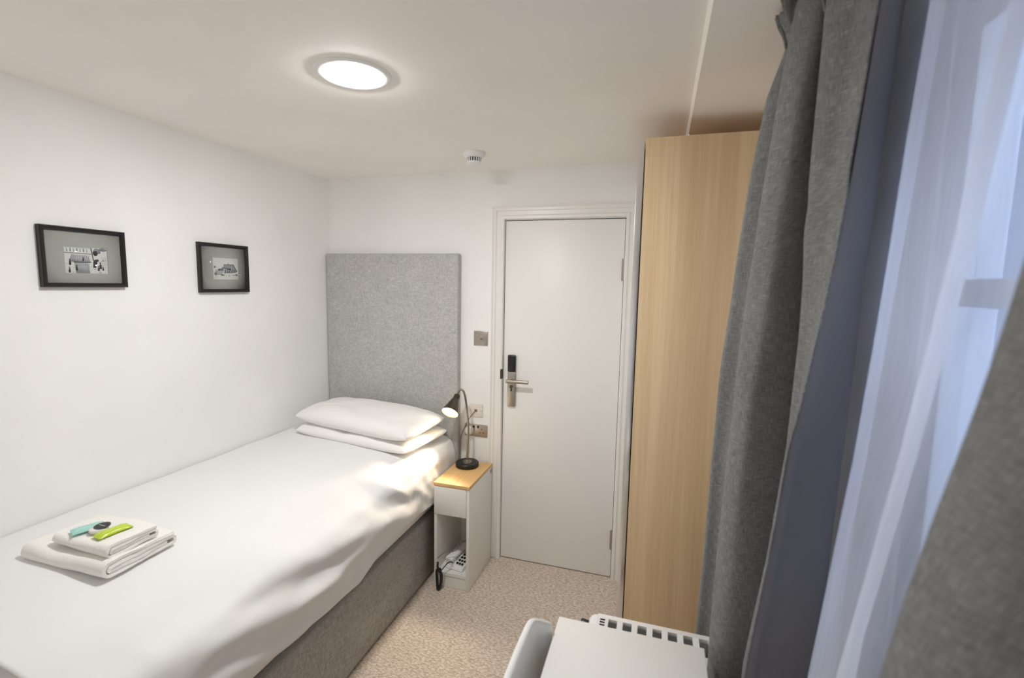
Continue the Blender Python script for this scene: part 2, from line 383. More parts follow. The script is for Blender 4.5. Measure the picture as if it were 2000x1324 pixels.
# pillows
def pillow(corners, z0, th, seed=0., zc=(0, 0, 0, 0), full=5., creases=()):
    """corners FL, FR, BR, BL as (x,y); stuffed cushion with full sides and soft corners"""
    n = 52; bm = B(); top = []; bot = []
    FL, FR, BR, BL = corners
    for i in range(n+1):
        rt_, rb = [], []
        for j in range(n+1):
            # denser rows near the seams
            U = math.sin(math.pi/2*(2*j/n-1)); V_ = math.sin(math.pi/2*(2*i/n-1))
            Ur = U*(1-.045*V_**4-.02*(1-V_*V_)); Vr = V_*(1-.055*U**4-.02*(1-U*U))
            u, v = (Ur+1)/2, (Vr+1)/2
            x = (1-v)*((1-u)*FL[0]+u*FR[0])+v*((1-u)*BL[0]+u*BR[0]); y = (1-v)*((1-u)*FL[1]+u*FR[1])+v*((1-u)*BL[1]+u*BR[1])
            e = max(0, (1-abs(U)**full)*(1-abs(V_)**full))**.5
            cr = 1-.16*(U*U+V_*V_)*.5
            zz = (1-v)*((1-u)*zc[0]+u*zc[1])+v*((1-u)*zc[3]+u*zc[2])
            wr = (.012*noise.noise((x*6+seed, y*6, seed))+.006*noise.noise((x*15+seed, y*13, seed+4)))*e
            for (cu, cv, du, dv, am, wd) in creases:
                L_ = math.hypot(du, dv); d_ = abs((U-cu)*dv-(V_-cv)*du)/L_; tt = ((U-cu)*du+(V_-cv)*dv)/L_/L_
                if -.1 < tt < 1.1: wr += am*math.exp(-(d_/wd)**2)*math.sin(math.pi*max(0, min(1, tt)))
            h = z0+zz+th*.42
            rt_.append(Vector((x, y, h+e*cr*th*.58+wr))); rb.append(Vector((x, y, h-e*th*.42)))
        top.append(rt_); bot.append(rb)
    grid(bm, top); grid(bm, bot, flip=True)
    bmesh.ops.remove_doubles(bm, verts=bm.verts, dist=.0006)
    bmesh.ops.recalc_face_normals(bm, faces=bm.faces)
    return bm
bm = pillow([(.125, -.515), (.825, -.525), (.878, -.095), (.105, -.085)], .776, .074, 1, (.014, -.030, -.028, .014), 7)
tag(obj('pillow', bm, M['pillow'], smooth=70, loc=(.48, -.3, .775)), 'flatter white pillow lying on the bed under the other pillow', 'pillow', 'pillows on the bed')
bm = pillow([(.105, -.492), (.832, -.528), (.872, -.125), (.10, -.09)], .836, .112, 5, (.010, -.034, -.020, .008), 5, ((.55, -1, .35, 1.1, -.008, .10), (.2, -.9, -.3, .7, -.006, .09), (-.9, -.5, .7, .3, -.006, .08)))
tag(obj('pillow', bm, M['pillow'], smooth=70, loc=(.48, -.3, .842)), 'plump white pillow on top of the other pillow by the headboard', 'pillow', 'pillows on the bed')

# ------------------------------------------------------------------ towels
def towel(name, c, ax, lx, ly, th, turns, gap, label):
    """folded towel: a flattened spiral in the (v,z) plane extruded along the fold"""
    ca, sa = math.cos(ax), math.sin(ax); ex = Vector((ca, sa, 0)); ey = Vector((-sa, ca, 0)); bm = B()
    tk = th/(2*turns); path = []
    for k in range(turns):                       # flattened loops, outermost first
        off = tk*(k+.5); hy = ly/2-off*1.15; zt = th-off; zb = off; r = (zt-zb)/2
        n = 9
        path += [(hy-r, zt)]
        path += [(-hy+r, zt)]
        path += [(-hy+r-r*math.sin(math.pi*q/n), (zt+zb)/2+r*math.cos(math.pi*q/n)) for q in range(1, n)]
        path += [(-hy+r, zb), (hy-r*.9-.012*k-.01, zb)]
        if k < turns-1:
            o2 = tk*(k+1.5); zt2 = th-o2; r2_ = (zt2-zb)/2
            path += [(hy-r*.9-.01+r2_*math.sin(math.pi*q/n), (zt2+zb)/2-r2_*math.cos(math.pi*q/n)) for q in range(1, n)]
    # ribbon of thickness tk around the path
    pts = []
    for a, b in zip(path, path[1:]):
        m = max(1, int(math.hypot(b[0]-a[0], b[1]-a[1])/.014))
        pts += [(a[0]+(b[0]-a[0])*q/m, a[1]+(b[1]-a[1])*q/m) for q in range(m)]
    pts.append(path[-1])
    def off(i, s):
        a = pts[max(i-1, 0)]; b = pts[min(i+1, len(pts)-1)]; tx, tz = b[0]-a[0], b[1]-a[1]; L = math.hypot(tx, tz) or 1
        return (pts[i][0]-tz/L*s, pts[i][1]+tx/L*s)
    half = tk*.5*gap
    loop = [off(i, -half) for i in range(len(pts))]+[off(i, half) for i in range(len(pts)-1, -1, -1)]
    NX = 18; rings = []
    for q in range(NX+1):
        u = -lx/2+lx*q/NX; ring = []
        for k, (v, z) in enumerate(loop):
            e = 1-.016*abs(2*q/NX-1)**6
            w_ = .0035*noise.noise((u*16, v*16, z*40+lx*9)); zz = z+w_+.0035*math.sin(u*20+v*9)*z/th
            uu = u+.004*noise.noise((v*14, z*70, u*.1+lx*7))
            if q in (0, NX): uu += (.003 if q else -.003)*noise.noise((v*40, z*200, 1))
            ring.append(bm.verts.new(Vector(c)+ex*uu+ey*v*e+Vector((0, 0, max(.0005, zz)))))
        rings.append(ring)
    n = len(loop)
    for A, D in zip(rings, rings[1:]):
        for k in range(n): bm.faces.new((A[k], A[(k+1) % n], D[(k+1) % n], D[k]))
    m = len(pts)
    for R_ in (rings[0], rings[-1]):
        for i in range(m-1): bm.faces.new((R_[i], R_[i+1], R_[n-2-i], R_[n-1-i]))
    bmesh.ops.recalc_face_normals(bm, faces=bm.faces)
    return bm
TZ = .7875
bm = towel('towel', (.396, -1.616, TZ), .02, .330, .240, .046, 2, .80, '')
tag(obj('bath_towel', bm, M['towel'], smooth=60, loc=(.396, -1.616, TZ)), 'larger folded white towel lying on the duvet under the smaller towel', 'towel', 'folded towels on the bed')
bm = towel('towel', (.432, -1.624, TZ+.0465), -.03, .235, .165, .036, 2, .80, '')
tag(obj('hand_towel', bm, M['towel'], smooth=60, loc=(.432, -1.624, TZ+.0465)), 'smaller folded white towel on top with toiletries resting on it', 'towel', 'folded towels on the bed')
# sachets and soap
def sachet(cx, cy, z, L, W, ang, th):
    bm = B(); n = 14; top = []; bot = []
    ca, sa = math.cos(ang), math.sin(ang)
    for i in range(n+1):
        a, b = [], []
        for j in range(n+1):
            u, v = 2*i/n-1, 2*j/n-1; e = max(0, (1-u**4)*(1-v**4))**.6
            if abs(u) > .86: e = 0
            x = u*L/2; y = v*W/2*(1-.12*(1-abs(u)))
            a.append(Vector((cx+x*ca-y*sa, cy+x*sa+y*ca, z+th*.35+e*th*.65+.0012*noise.noise((u*4, v*4, L*50))))); b.append(Vector((cx+x*ca-y*sa, cy+x*sa+y*ca, z+th*.33-e*th*.33)))
        top.append(a); bot.append(b)
    grid(bm, top); grid(bm, bot, flip=True); bmesh.ops.recalc_face_normals(bm, faces=bm.faces); return bm
SZ = TZ+.0845
o = tag(obj('aqua_sachet', sachet(.388, -1.650, SZ, .078, .046, 1.15, .010), M['aqua'], smooth=50, loc=(.388, -1.650, SZ)), 'pale aqua sachet lying on the small folded towel', 'sachet', 'toiletries on the towel')
o = tag(obj('lime_sachet', sachet(.478, -1.640, SZ, .088, .042, 1.42, .013), M['green'], smooth=50, loc=(.478, -1.640, SZ)), 'bright lime green sachet lying on the small folded towel', 'sachet', 'toiletries on the towel')
t = thing('wrapped_soap', (.432, -1.640, SZ), 'small wrapped soap with round black label between the two sachets', 'soap', 'toiletries on the towel')
bm = B(); lathe(bm, [(.012, 0), (.022, .002), (.024, .006), (.022, .0105), (.012, .013), (0, .013)], (.430, -1.648, SZ), seg=32); obj('wrapper', bm, M['clearfilm'], t)
bm = B(); lathe(bm, [(.0205, .0), (.0205, .0012)], (.433, -1.640, SZ+.0135), (.02, -.05, 1), seg=36); lb = obj('round_label', bm, M['black'], t)
bm = B()
for k in range(7):
    x = .433-.0125+k*.0036; box(bm, x, x+.0024, -1.6415, -1.6385, SZ+.0148, SZ+.0152)
obj('lettering', bm, M['ink3'], lb)

# ------------------------------------------------------------------ pictures on the left wall
def picture(y0, y1, z0, z1, label, drawing, win_):
    t = thing('framed_print', (0, (y0+y1)/2, z0), label, 'picture', 'framed prints on the left wall')
    fwid, fd = .0155, .021; bm = B()
    prf = [(0, .0005), (0, fd-.003), (.003, fd), (.010, fd-.002), (fwid, fd-.007), (fwid, .0005)]
    rings = []
    for sy, sz in ((0, 0), (0, 1), (1, 1), (1, 0)):
        rings.append([bm.verts.new((q, y0+p if not sy else y1-p, z0+p if not sz else z1-p)) for p, q in prf])
    for k in range(4):
        A, D = rings[k], rings[(k+1) % 4]
        for i in range(len(prf)): bm.faces.new((A[i], A[(i+1) % len(prf)], D[(i+1) % len(prf)], D[i]))
    bmesh.ops.recalc_face_normals(bm, faces=bm.faces)
    obj('frame', bm, M['frame'], t, 25)
    a, b, c_, e = win_; W, Hh = y1-y0, z1-z0
    wy0, wy1, wz0, wz1 = y0+a*W, y0+b*W, z1-e*Hh, z1-c_*Hh
    bm = B(); i = fwid-.003
    for q in ((y0+i, wy0, z0+i, z1-i), (wy1, y1-i, z0+i, z1-i), (wy0, wy1, z0+i, wz0), (wy0, wy1, wz1, z1-i)): box(bm, .006, .0095, *q)
    obj('mat_board', bm, M['mat_board'], t)
    pr = obj('print', bx(.004, .007, wy0-.003, wy1+.003, wz0-.003, wz1+.003), M['paper'], t)
    bm = B(); drawing(bm, lambda u, v, dd_: (.0071+dd_, wy0+u*(wy1-wy0), wz0+v*(wz1-wz0)))
    obj('ink_drawing', bm, [M['ink'], M['ink2'], M['ink3']], pr, 0)
    obj('glass', bx(.0110, .0122, y0+i, y1-i, z0+i, z1-i), M['glass'], t, 0)
def poly(bm, fn, pts, mi, d=.0003): prism(bm, pts, fn, 0, d, mi)
def stroke(bm, fn, a, b, wd, mi, d=.0005):
    dx, dy = b[0]-a[0], b[1]-a[1]; L = math.hypot(dx, dy) or 1; nx, ny = -dy/L*wd/2, dx/L*wd/2
    poly(bm, fn, [(a[0]+nx, a[1]+ny), (b[0]+nx, b[1]+ny), (b[0]-nx, b[1]-ny), (a[0]-nx, a[1]-ny)], mi, d)
def blob(bm, fn, cx, cy, rx, ry, mi, rnd, d=.0004, n=9):
    poly(bm, fn, [(cx+rx*(.75+.4*rnd.random())*math.cos(6.283*k/n), cy+ry*(.75+.4*rnd.random())*math.sin(6.283*k/n)) for k in range(n)], mi, d)
def figure(bm, fn, x, y, h, mi=0):
    poly(bm, fn, [(x-.12*h, y), (x+.12*h, y), (x+.10*h, y+.62*h), (x-.09*h, y+.62*h)], mi, .0006); poly(bm, fn, [(x-.06*h, y+.66*h), (x+.06*h, y+.66*h), (x+.05*h, y+h), (x-.05*h, y+h)], mi, .0006)
def street(bm, fn):
    r = random.Random(3)
    poly(bm, fn, [(.10, .42), (.60, .42), (.52, .68), (.16, .70)], 2); poly(bm, fn, [(.24, .0), (.56, .0), (.56, .38), (.22, .40)], 2, .0002)
    stroke(bm, fn, (0, .75), (.62, .735), .018, 0); stroke(bm, fn, (.02, .965), (.62, .955), .012, 1); stroke(bm, fn, (.62, .97), (.66, .50), .02, 0)
    for k in range(7):
        x = .07+k*.075; stroke(bm, fn, (x, .80), (x, .93), .022, 1 if k % 2 else 2)
    for k in range(9): stroke(bm, fn, (.12+k*.05, .44), (.16+k*.05, .66), .010, 1)
    for k in range(8): stroke(bm, fn, (.25+k*.04, .04), (.23+k*.04, .36), .009, 1)
    stroke(bm, fn, (.20, .41), (.60, .42), .03, 0, .0006)
    blob(bm, fn, .76, .86, .10, .12, 1, r); blob(bm, fn, .72, .78, .06, .10, 0, r, .0005); blob(bm, fn, .90, .93, .09, .06, 1, r); blob(bm, fn, .70, .40, .05, .10, 0, r, .0005); blob(bm, fn, .75, .50, .05, .06, 0, r)
    for x, y, h in ((.12, .30, .22), (.26, .10, .20), (.42, .46, .16), (.68, .22, .3), (.82, .18, .26), (.88, .12, .16), (.10, .02, .2), (.77, .10, .2)): figure(bm, fn, x, y, h)
    for k in range(42):
        x, y = r.random()*.96+.02, r.random()*.55+.02; stroke(bm, fn, (x, y), (x+.05*r.uniform(-.3, 1), y+.03*r.uniform(-1, 1)), .010, r.choice((0, 1, 1, 2)), .0007)
    for k in range(5): stroke(bm, fn, (.84, .62-k*.07), (.98, .60-k*.07), .010, 1)
def barn(bm, fn):
    r = random.Random(9)
    poly(bm, fn, [(.42, .68), (.80, .70), (.88, .50), (.93, .38), (.40, .50)], 1); poly(bm, fn, [(.40, .50), (.68, .50), (.70, .30), (.42, .28)], 2)
    poly(bm, fn, [(.66, .68), (.80, .70), (.93, .38), (.88, .33), (.70, .30)], 1, .0004)
    for k in range(9): stroke(bm, fn, (.69+k*.022, .66-k*.012), (.71+k*.022, .34), .007, 0 if k % 3 == 0 else 2, .0006)
    stroke(bm, fn, (.42, .685), (.80, .70), .016, 0, .0006); stroke(bm, fn, (.80, .70), (.94, .38), .016, 0, .0006); stroke(bm, fn, (.60, .70), (.60, .74), .03, 0)
    for x in (.47, .55, .62): stroke(bm, fn, (x, .30), (x, .44), .03, 0, .0006)
    for x, y, s in ((.08, .56, .05), (.24, .44, .04), (.38, .52, .05), (.30, .46, .05), (.90, .40, .05), (.36, .44, .05)): blob(bm, fn, x, y, s, s*1.1, 0 if s < .05 else 1, r, .0005)
    for k in range(10): stroke(bm, fn, (.06+k*.03, .20), (.12+k*.03, .42+.03*r.random()), .010, 0 if k % 2 else 1, .0006)
    blob(bm, fn, .10, .26, .06, .08, 1, r); blob(bm, fn, .37, .20, .07, .03, 0, r); blob(bm, fn, .92, .22, .06, .03, 0, r); blob(bm, fn, .80, .20, .05, .02, 1, r)
    for k in range(22):
        x = r.random()*.9+.03; y = .14+.1*r.random(); stroke(bm, fn, (x, y), (x+.05, y+.01*r.uniform(-1, 1)), .008, r.choice((1, 2)), .0007)
picture(-1.503, -1.233, 1.590, 1.800, 'larger black framed street scene sketch on the left wall', street, (.265, .775, .31, .76))
picture(-.922, -.651, 1.5668, 1.794, 'smaller looking black framed barn sketch hung nearer the headboard', barn, (.275, .80, .28, .73))

# ------------------------------------------------------------------ ceiling fittings
LC = (1.072, -1.262, H)
t = thing('ceiling_light', LC, 'round flush LED ceiling light glowing white above the bed side', 'ceiling light')
bm = B(); lathe(bm, [(.086, -.0050), (.094, -.0056), (.108, -.0045), (.114, -.002), (.115, 0), (.086, -.0006)], LC, seg=64, cap=False); obj('rim', bm, M['rim'], t)
bm = B(); lathe(bm, [(0, -.0145), (.04, -.0135), (.07, -.0110), (.083, -.0072), (.0859, -.0045), (.0859, -.002), (0, -.002)], LC, seg=64, cap=False); obj('diffuser', bm, M['led'], t)
SC = (1.112, -.362, H)
t = thing('smoke_detector', SC, 'small round white smoke detector on the ceiling near the door', 'smoke detector')
bm = B(); lathe(bm, [(.053, 0), (.054, -.010), (.050, -.018), (.036, -.026), (.036, -.016), (0, -.016)], SC, seg=48, cap=False); obj('base', bm, M['white'], t)
bm = B(); lathe(bm, [(.030, -.0165), (.030, -.044), (0, -.044)], SC, seg=32, cap=False); obj('sensor_chamber', bm, M['dark'], t)
for k in range(18):
    a = 2*math.pi*k/18; bm = B(); box(bm, -.0024, .0024, .030, .0345, -.044, -.022); bm.transform(Matrix.Translation(SC) @ Matrix.Rotation(a, 4, 'Z')); obj('rib', bm, M['white'], t)
bm = B(); lathe(bm, [(.0345, -.0435), (.034, -.050), (.024, -.056), (0, -.057)], SC, seg=32, cap=False); obj('cap', bm, M['white'], t)

# ------------------------------------------------------------------ wall plates
t = thing('light_switch', (1.0215, 0, 1.276), 'square brushed steel light switch plate beside the door frame', 'switch')
obj('plate', bx(.979, 1.064, -.007, -.0005, 1.276, 1.359, bev=.002), M['steel'], t)
bm = B(); box(bm, 1.012, 1.034, -.009, -.006, 1.303, 1.334, bev=.001); obj('rocker', bm, M['steel'], t)
bm = B(); lathe(bm, [(.0035, 0), (.0035, .0025)], (1.024, -.0085, 1.313), (0, -1, 0), 12); obj('indicator', bm, M['bronze'], t)
t = thing('double_socket', (.999, 0, .731), 'brushed steel double power socket behind the bedside lamp', 'socket')
obj('plate', bx(.929, 1.069, -.007, -.0005, .731, .803, bev=.002), M['steel'], t)
for cx in (.964, 1.034):
    for (dx, z, ww, hh) in ((0, .777, .004, .009), (-.011, .756, .009, .004), (.011, .756, .009, .004)):
        obj('pin_slot', bx(cx+dx-ww/2, cx+dx+ww/2, -.0075, -.006, z-hh/2, z+hh/2), M['dark'], t)
for cx in (.985, 1.012): obj('rocker', bx(cx-.006, cx+.006, -.0095, -.006, .783, .797, bev=.001), M['black'], t)
t = thing('phone_socket', (.998, 0, .85), 'ivory plastic wall plate above the steel power socket', 'socket')
obj('plate', bx(.957, 1.039, -.008, -.0005, .85, .926, bev=.002), M['pinpaint'], t)
for x in (.966, 1.030): bm = B(); lathe(bm, [(.003, 0), (.003, .0015)], (x, -.0075, .888), (0, -1, 0), 10); obj('screw', bm, M['steel'], t)
obj('outlet', bx(.988, 1.006, -.0095, -.007, .880, .896, bev=.001), M['cable'], t)
t = thing('power_plug', (.960, -.008, .745), 'white plug pushed into the steel power socket', 'plug')
bm = B(); lathe(bm, [(.026, 0), (.027, .006), (.024, .026), (.016, .034), (0, .035)], (.960, -.0078, .768), (0, -1, 0), 24); obj('plug_body', bm, M['cream'], t)
bm = B(); tube(bm, catmull([(.960, -.036, .752), (.962, -.042, .72), (.958, -.036, .67), (.945, -.02, .62), (.935, -.0145, .588)], 6), .003, 8); obj('flex', bm, M['cream'], t)
bm = B(); tube(bm, catmull([(.996, -.011, .889), (.975, -.020, .86), (.945, -.022, .81), (.912, -.014, .74), (.9025, -.0125, .70), (.901, -.0125, .58), (.901, -.0125, .4)], 6), .0022, 8)
tag(obj('phone_cable', bm, M['cable'], loc=(.9, -.013, .4)), 'thin dark cable running from the ivory wall plate down behind the bedside table', 'cable')

# ------------------------------------------------------------------ bedside table
N0, N1, NY0, NZ = .908, 1.108, -.377, .586
t = thing('bedside_table', (1.008, -.2, 0), 'narrow white bedside table with oak top between bed and door', 'bedside table')
obj('table_top', bx(N0-.002, N1+.003, NY0-.004, -.024, NZ-.018, NZ, bev=.0015), M['oak_top'], t)
obj('side_panel', bx(N0, N0+.015, NY0+.001, -.026, 0, NZ-.019, bev=.001), M['melamine'], t)
obj('side_panel', bx(N1-.015, N1, NY0+.001, -.026, 0, NZ-.019, bev=.001), M['melamine'], t)
obj('back_panel', bx(N0+.015, N1-.015, -.036, -.027, .0, NZ-.019), M['melamine'], t)
obj('shelf', bx(N0+.015, N1-.015, NY0+.006, -.036, .068, .084), M['melamine'], t)
obj('plinth', bx(N0+.015, N1-.015, NY0+.010, NY0+.025, .001, .068), M['melamine'], t)
dr = obj('drawer', bx(N0+.001, N1-.016, NY0-.003, NY0+.013, .412, NZ-.021, bev=.0015), M['melamine'], t)
obj('drawer_box', bx(N0+.018, N1-.018, NY0+.013, -.05, .418, .52), M['melamine'], dr)
obj('corner_bracket', bx(N1+.0, N1+.002, -.052, -.03, .535, .555), M['steel'], t)

# telephone on its shelf, coiled cable
tx, ty, tz = 1.018, -.245, .0845
t = thing('telephone', (tx, ty, tz), 'white desk telephone with black buttons inside the bedside table', 'telephone')
RTZ = Matrix.Translation((tx, ty, tz)) @ Matrix.Rotation(math.radians(-14), 4, 'Z') @ Matrix.Rotation(math.radians(7), 4, 'X')
bm = B(); prism(bm, [(-.095, .0), (.095, -.0), (.095, .040), (.06, .044), (-.085, .022), (-.095, .012)], lambda u, v, d: (d, u, v), -.055, .055); bmesh.ops.bevel(bm, geom=bm.edges[:], offset=.004, segments=2, affect='EDGES'); bm.transform(Matrix.Translation((tx, ty, tz)) @ Matrix.Rotation(math.radians(-10), 4, 'Z')); obj('body', bm, M['white'], t, 30)
hm = Matrix.Translation((tx, ty, tz)) @ Matrix.Rotation(math.radians(-10), 4, 'Z')
bm = B(); box(bm, -.052, -.006, -.092, .092, .040, .062, bev=.009, seg=3); box(bm, -.050, -.008, -.09, -.045, .026, .045, bev=.005); box(bm, -.050, -.008, .045, .09, .030, .045, bev=.005); bm.transform(hm); obj('handset', bm, M['white'], t, 30)
for i in range(5):
    for j in range(3):
        bm = B(); y = -.066+i*.024; x = .010+j*.016; z = .024+(y+.085)*.152; box(bm, x-.005, x+.005, y-.006, y+.006, z-.002, z+.006, bev=.0015); bm.transform(hm); obj('button', bm, M['black'], t)
bm = B(); tube(bm, catmull([(1.085, -.10, .20), (1.06, -.2, .205), (1.03, -.26, .21), (1.02, -.29, .195), (1.0, -.33, .187), (.965, -.355, .19), (.935, -.365, .165), (.9245, -.368, .155)], 6), .0022, 8)
obj('line_cord', bm, M['cable'], t)
t = thing('cable_loop', (.955, -.40, .02), 'bundled black cable loop hanging out of the bedside table', 'cable')
L = []
for k in range(28):
    a = 2*math.pi*k/28; L.append((.9475+.0165*math.sin(a)*(.6+.4*math.cos(a/2)**2), -.401-.006*math.cos(a*2), .060+.058*math.cos(a)))
bm = B(); tube(bm, L, .0078, 8, True); obj('loop', bm, M['black'], t)
bm = B(); tube(bm, catmull([(.9475, -.402, .112), (.94, -.399, .128), (.938, -.392, .150)], 5), .0058, 8); obj('loose_end', bm, M['black'], t)
bm = B(); tube(bm, catmull([(.951, -.403, .113), (.965, -.402, .116), (.975, -.392, .128), (.988, -.36, .14), (1.0, -.335, .125)], 6), .0028, 8); obj('cord', bm, M['black'], t)
bm = B(); lathe(bm, [(.0, -.008), (.0115, -.006), (.0115, .006), (0, .008)], (.952, -.402, .112), (.9, 0, .3), 14, cap=False); obj('tie', bm, M['black'], t)

# ------------------------------------------------------------------ bedside lamp
LB = (.988, -.112, NZ)
t = thing('bedside_lamp', LB, 'bronze gooseneck lamp with black base shining on the bedside table', 'lamp')
bm = B(); lathe(bm, [(.0, 0), (.063, .0), (.066, .003), (.066, .022), (.062, .026), (.0, .026)], LB, seg=48, cap=False); obj('base', bm, M['black'], t)
bm = B(); lathe(bm, [(.028, .026), (.027, .030), (.010, .031), (.007, .040), (0, .040)], LB, seg=32, cap=False); obj('collar', bm, M['brass'], t)
stem = catmull([(.988, -.112, .62), (.990, -.112, .72), (.993, -.112, .80), (.988, -.113, .88), (.981, -.116, .95), (.974, -.120, 1.0), (.962, -.120, 1.027), (.948, -.121, 1.033), (.937, -.122, 1.022), (.932, -.126, 1.004)], 8)
bm = B(); tube(bm, stem, .0062, 12); obj('gooseneck', bm, M['brass'], t)
ax = Vector((-.03, -.76, -.65)).normalized(); top = Vector((.931, -.128, 1.002))
sh = B(); lathe(sh, [(.0, 0), (.013, .0), (.017, .004), (.017, .010), (.0150, .012), (.017, .014), (.017, .020), (.015, .022), (.0175, .024), (.0175, .032), (.022, .036), (.034, .078), (.043, .106), (.048, .124), (.0465, .124), (.0415, .106), (.0325, .079), (.020, .045)], top, ax, 40, cap=False)
so = obj('lamp_shade', sh, M['bronze'], t)
bm = B(); lathe(bm, [(.0, .128), (.022, .127), (.036, .123), (.0430, .116), (.034, .088), (.016, .052)], top, ax, 36, cap=False); obj('bulb', bm, M['bulb'], so)
ld = bpy.data.lights.new('bulb_beam', 'SPOT'); ld.energy = SPOT_W; ld.color = (1, .82, .60); ld.spot_size = math.radians(92); ld.spot_blend = .8; ld.shadow_soft_size = .04
lo = bpy.data.objects.new('bulb_beam', ld); C.objects.link(lo); lo.parent = so
lo.location = top+ax*.140-ORG[so.name]; lo.rotation_euler = ax.to_track_quat('-Z', 'Y').to_euler()

# ------------------------------------------------------------------ desk, chair, heater
TX0, TX1, TY0, TY1, TZ1 = 1.7825, 2.149, -2.15, -1.398, .74
t = thing('desk', (1.97, -1.77, 0), 'plain white desk top in the foreground under the curtain', 'desk')
obj('desk_top', bx(TX0, TX1, TY0, TY1, TZ1-.022, TZ1, bev=.002), M['lam'], t)
for y in (TY0+.03, TY1-.048): obj('side_panel', bx(TX0+.015, TX1-.015, y, y+.018, 0, TZ1-.022, bev=.001), M['lam'], t)
obj('back_rail', bx(TX1-.04, TX1-.022, TY0+.048, TY1-.048, .45, TZ1-.022), M['lam'], t)

t = thing('chair', (1.86, -1.72, 0), 'glossy white moulded chair tucked against the desk', 'chair')
def shell(s, tt):
    """s along the chair's width (-1..1, +1 towards the door), tt from seat front 0 to back top 1"""
    y = -1.668+s*(.215-.012*max(0, tt-.55))
    if tt < .5:
        q = tt/.5; x = 2.13-.33*q; z = .445-.012*math.sin(math.pi*q)+.02*s*s*q
    elif tt < .64:
        q = (tt-.5)/.14; a = q*math.pi/2*.93; x = 1.80-.065*math.sin(a); z = .445+.02*s*s+.065*(1-math.cos(a))
    else:
        q = (tt-.64)/.36; x = 1.735-.012*q-.004; z = .510+.02*s*s*(1-q)+.303*q
        z -= .050*(max(0, abs(s)-.62)/.38)**1.4*q
    x += .014+(.008*s*s+.032*(max(0, abs(s)-.68)/.32)**2)*max(0, min(1, (tt-.5)*3))
    return Vector((x, y, z))
bm = B(); n, m_ = 24, 46
grid(bm, [[shell(2*j/n-1, i/m_) for j in range(n+1)] for i in range(m_+1)])
bmesh.ops.recalc_face_normals(bm, faces=bm.faces)
o = obj('seat_shell', bm, M['chair'], t, 60); solid(o, .019, 0)
bv = o.modifiers.new('round', 'BEVEL'); bv.width = .008; bv.segments = 3; bv.limit_method = 'ANGLE'; bv.angle_limit = math.radians(50)
for sx in (0, 1):
    for sy in (-1, 1):
        bm = B(); tube(bm, [(1.83+sx*.22, -1.715+sy*.15, .43), (1.80+sx*.28, -1.715+sy*.19, 0)], .012, 12); obj('leg', bm, M['chrome'], t)

HZ, HY0, HY1, HX0, HX1 = .612, -1.322, -1.172, 1.840, 2.196
t = thing('heater', (2.0, -1.25, 0), 'white electric heater with slotted top between desk and wardrobe', 'heater')
bm = B()
# top cover with real slots: strips between holes
pitch = .0432; sw = .0262; x = 1.899; sl = []
while x+sw < HX1-.004: sl.append((x, x+sw)); x += pitch
ys0, ys1 = HY1-.090, HY1-.018
xs = [1.866]
for a, b in sl: xs += [a, b]
xs.append(HX1)
for k in range(0, len(xs)-1, 2): box(bm, xs[k], xs[k+1], ys0, ys1, HZ-.012, HZ-.0002)
box(bm, 1.866, HX1, ys1, HY1, HZ-.012, HZ, bev=.0015); box(bm, 1.866, HX1, HY0, ys0, HZ-.012, HZ, bev=.0015)
obj('top_cover', bm, M['white'], t)
bm = B(); box(bm, 1.872, HX1, HY1-.008, HY1, .07, HZ-.012); box(bm, 1.872, HX1, HY0, HY0+.008, .07, HZ-.012); box(bm, HX1-.008, HX1, HY0+.008, HY1-.008, .07, HZ-.012); obj('casing', bm, M['white'], t)
bm = B(); poly_ = []
for k in range(9):
    a = math.pi/2*k/8; poly_.append((1.866-.028*math.sin(a), HZ-.030+.030*math.cos(a)))
poly_ += [(1.838, .10), (1.866, .10)]
prism(bm, poly_, lambda u, v, d: (u, d, v), HY0+.001, HY1-.001); bmesh.ops.bevel(bm, geom=[e for e in bm.edges if abs(e.verts[0].co.y-e.verts[1].co.y) < 1e-5 and e.verts[0].co.z > .2], offset=.006, segments=2, affect='EDGES')
ec = obj('end_cap', bm, M['white'], t, 45)
for k in range(6):
    y = HY1-.026-k*.012; obj('vent', bx(1.874, 1.889, y-.003, y+.003, HZ-.001, HZ+.0006), M['dark'], t)
for a, b in sl:
    obj('fin', bx((a+b)/2-.012, (a+b)/2+.006, HY0+.012, HY1-.012, .09, HZ-.03, bev=.003), M['fin'], t)
bm = B(); lathe(bm, [(.0, .0), (.014, 0), (.014, .022), (.011, .026), (0, .026)], (1.839, -1.192, HZ-.034), (-1, 0, .15), 24, cap=False); obj('control_knob', bm, M['black'], ec)
for x in (1.88, 2.13): obj('foot', bx(x-.02, x+.02, HY0-.02, HY1+.02, 0, .068, bev=.006), M['black'], t)

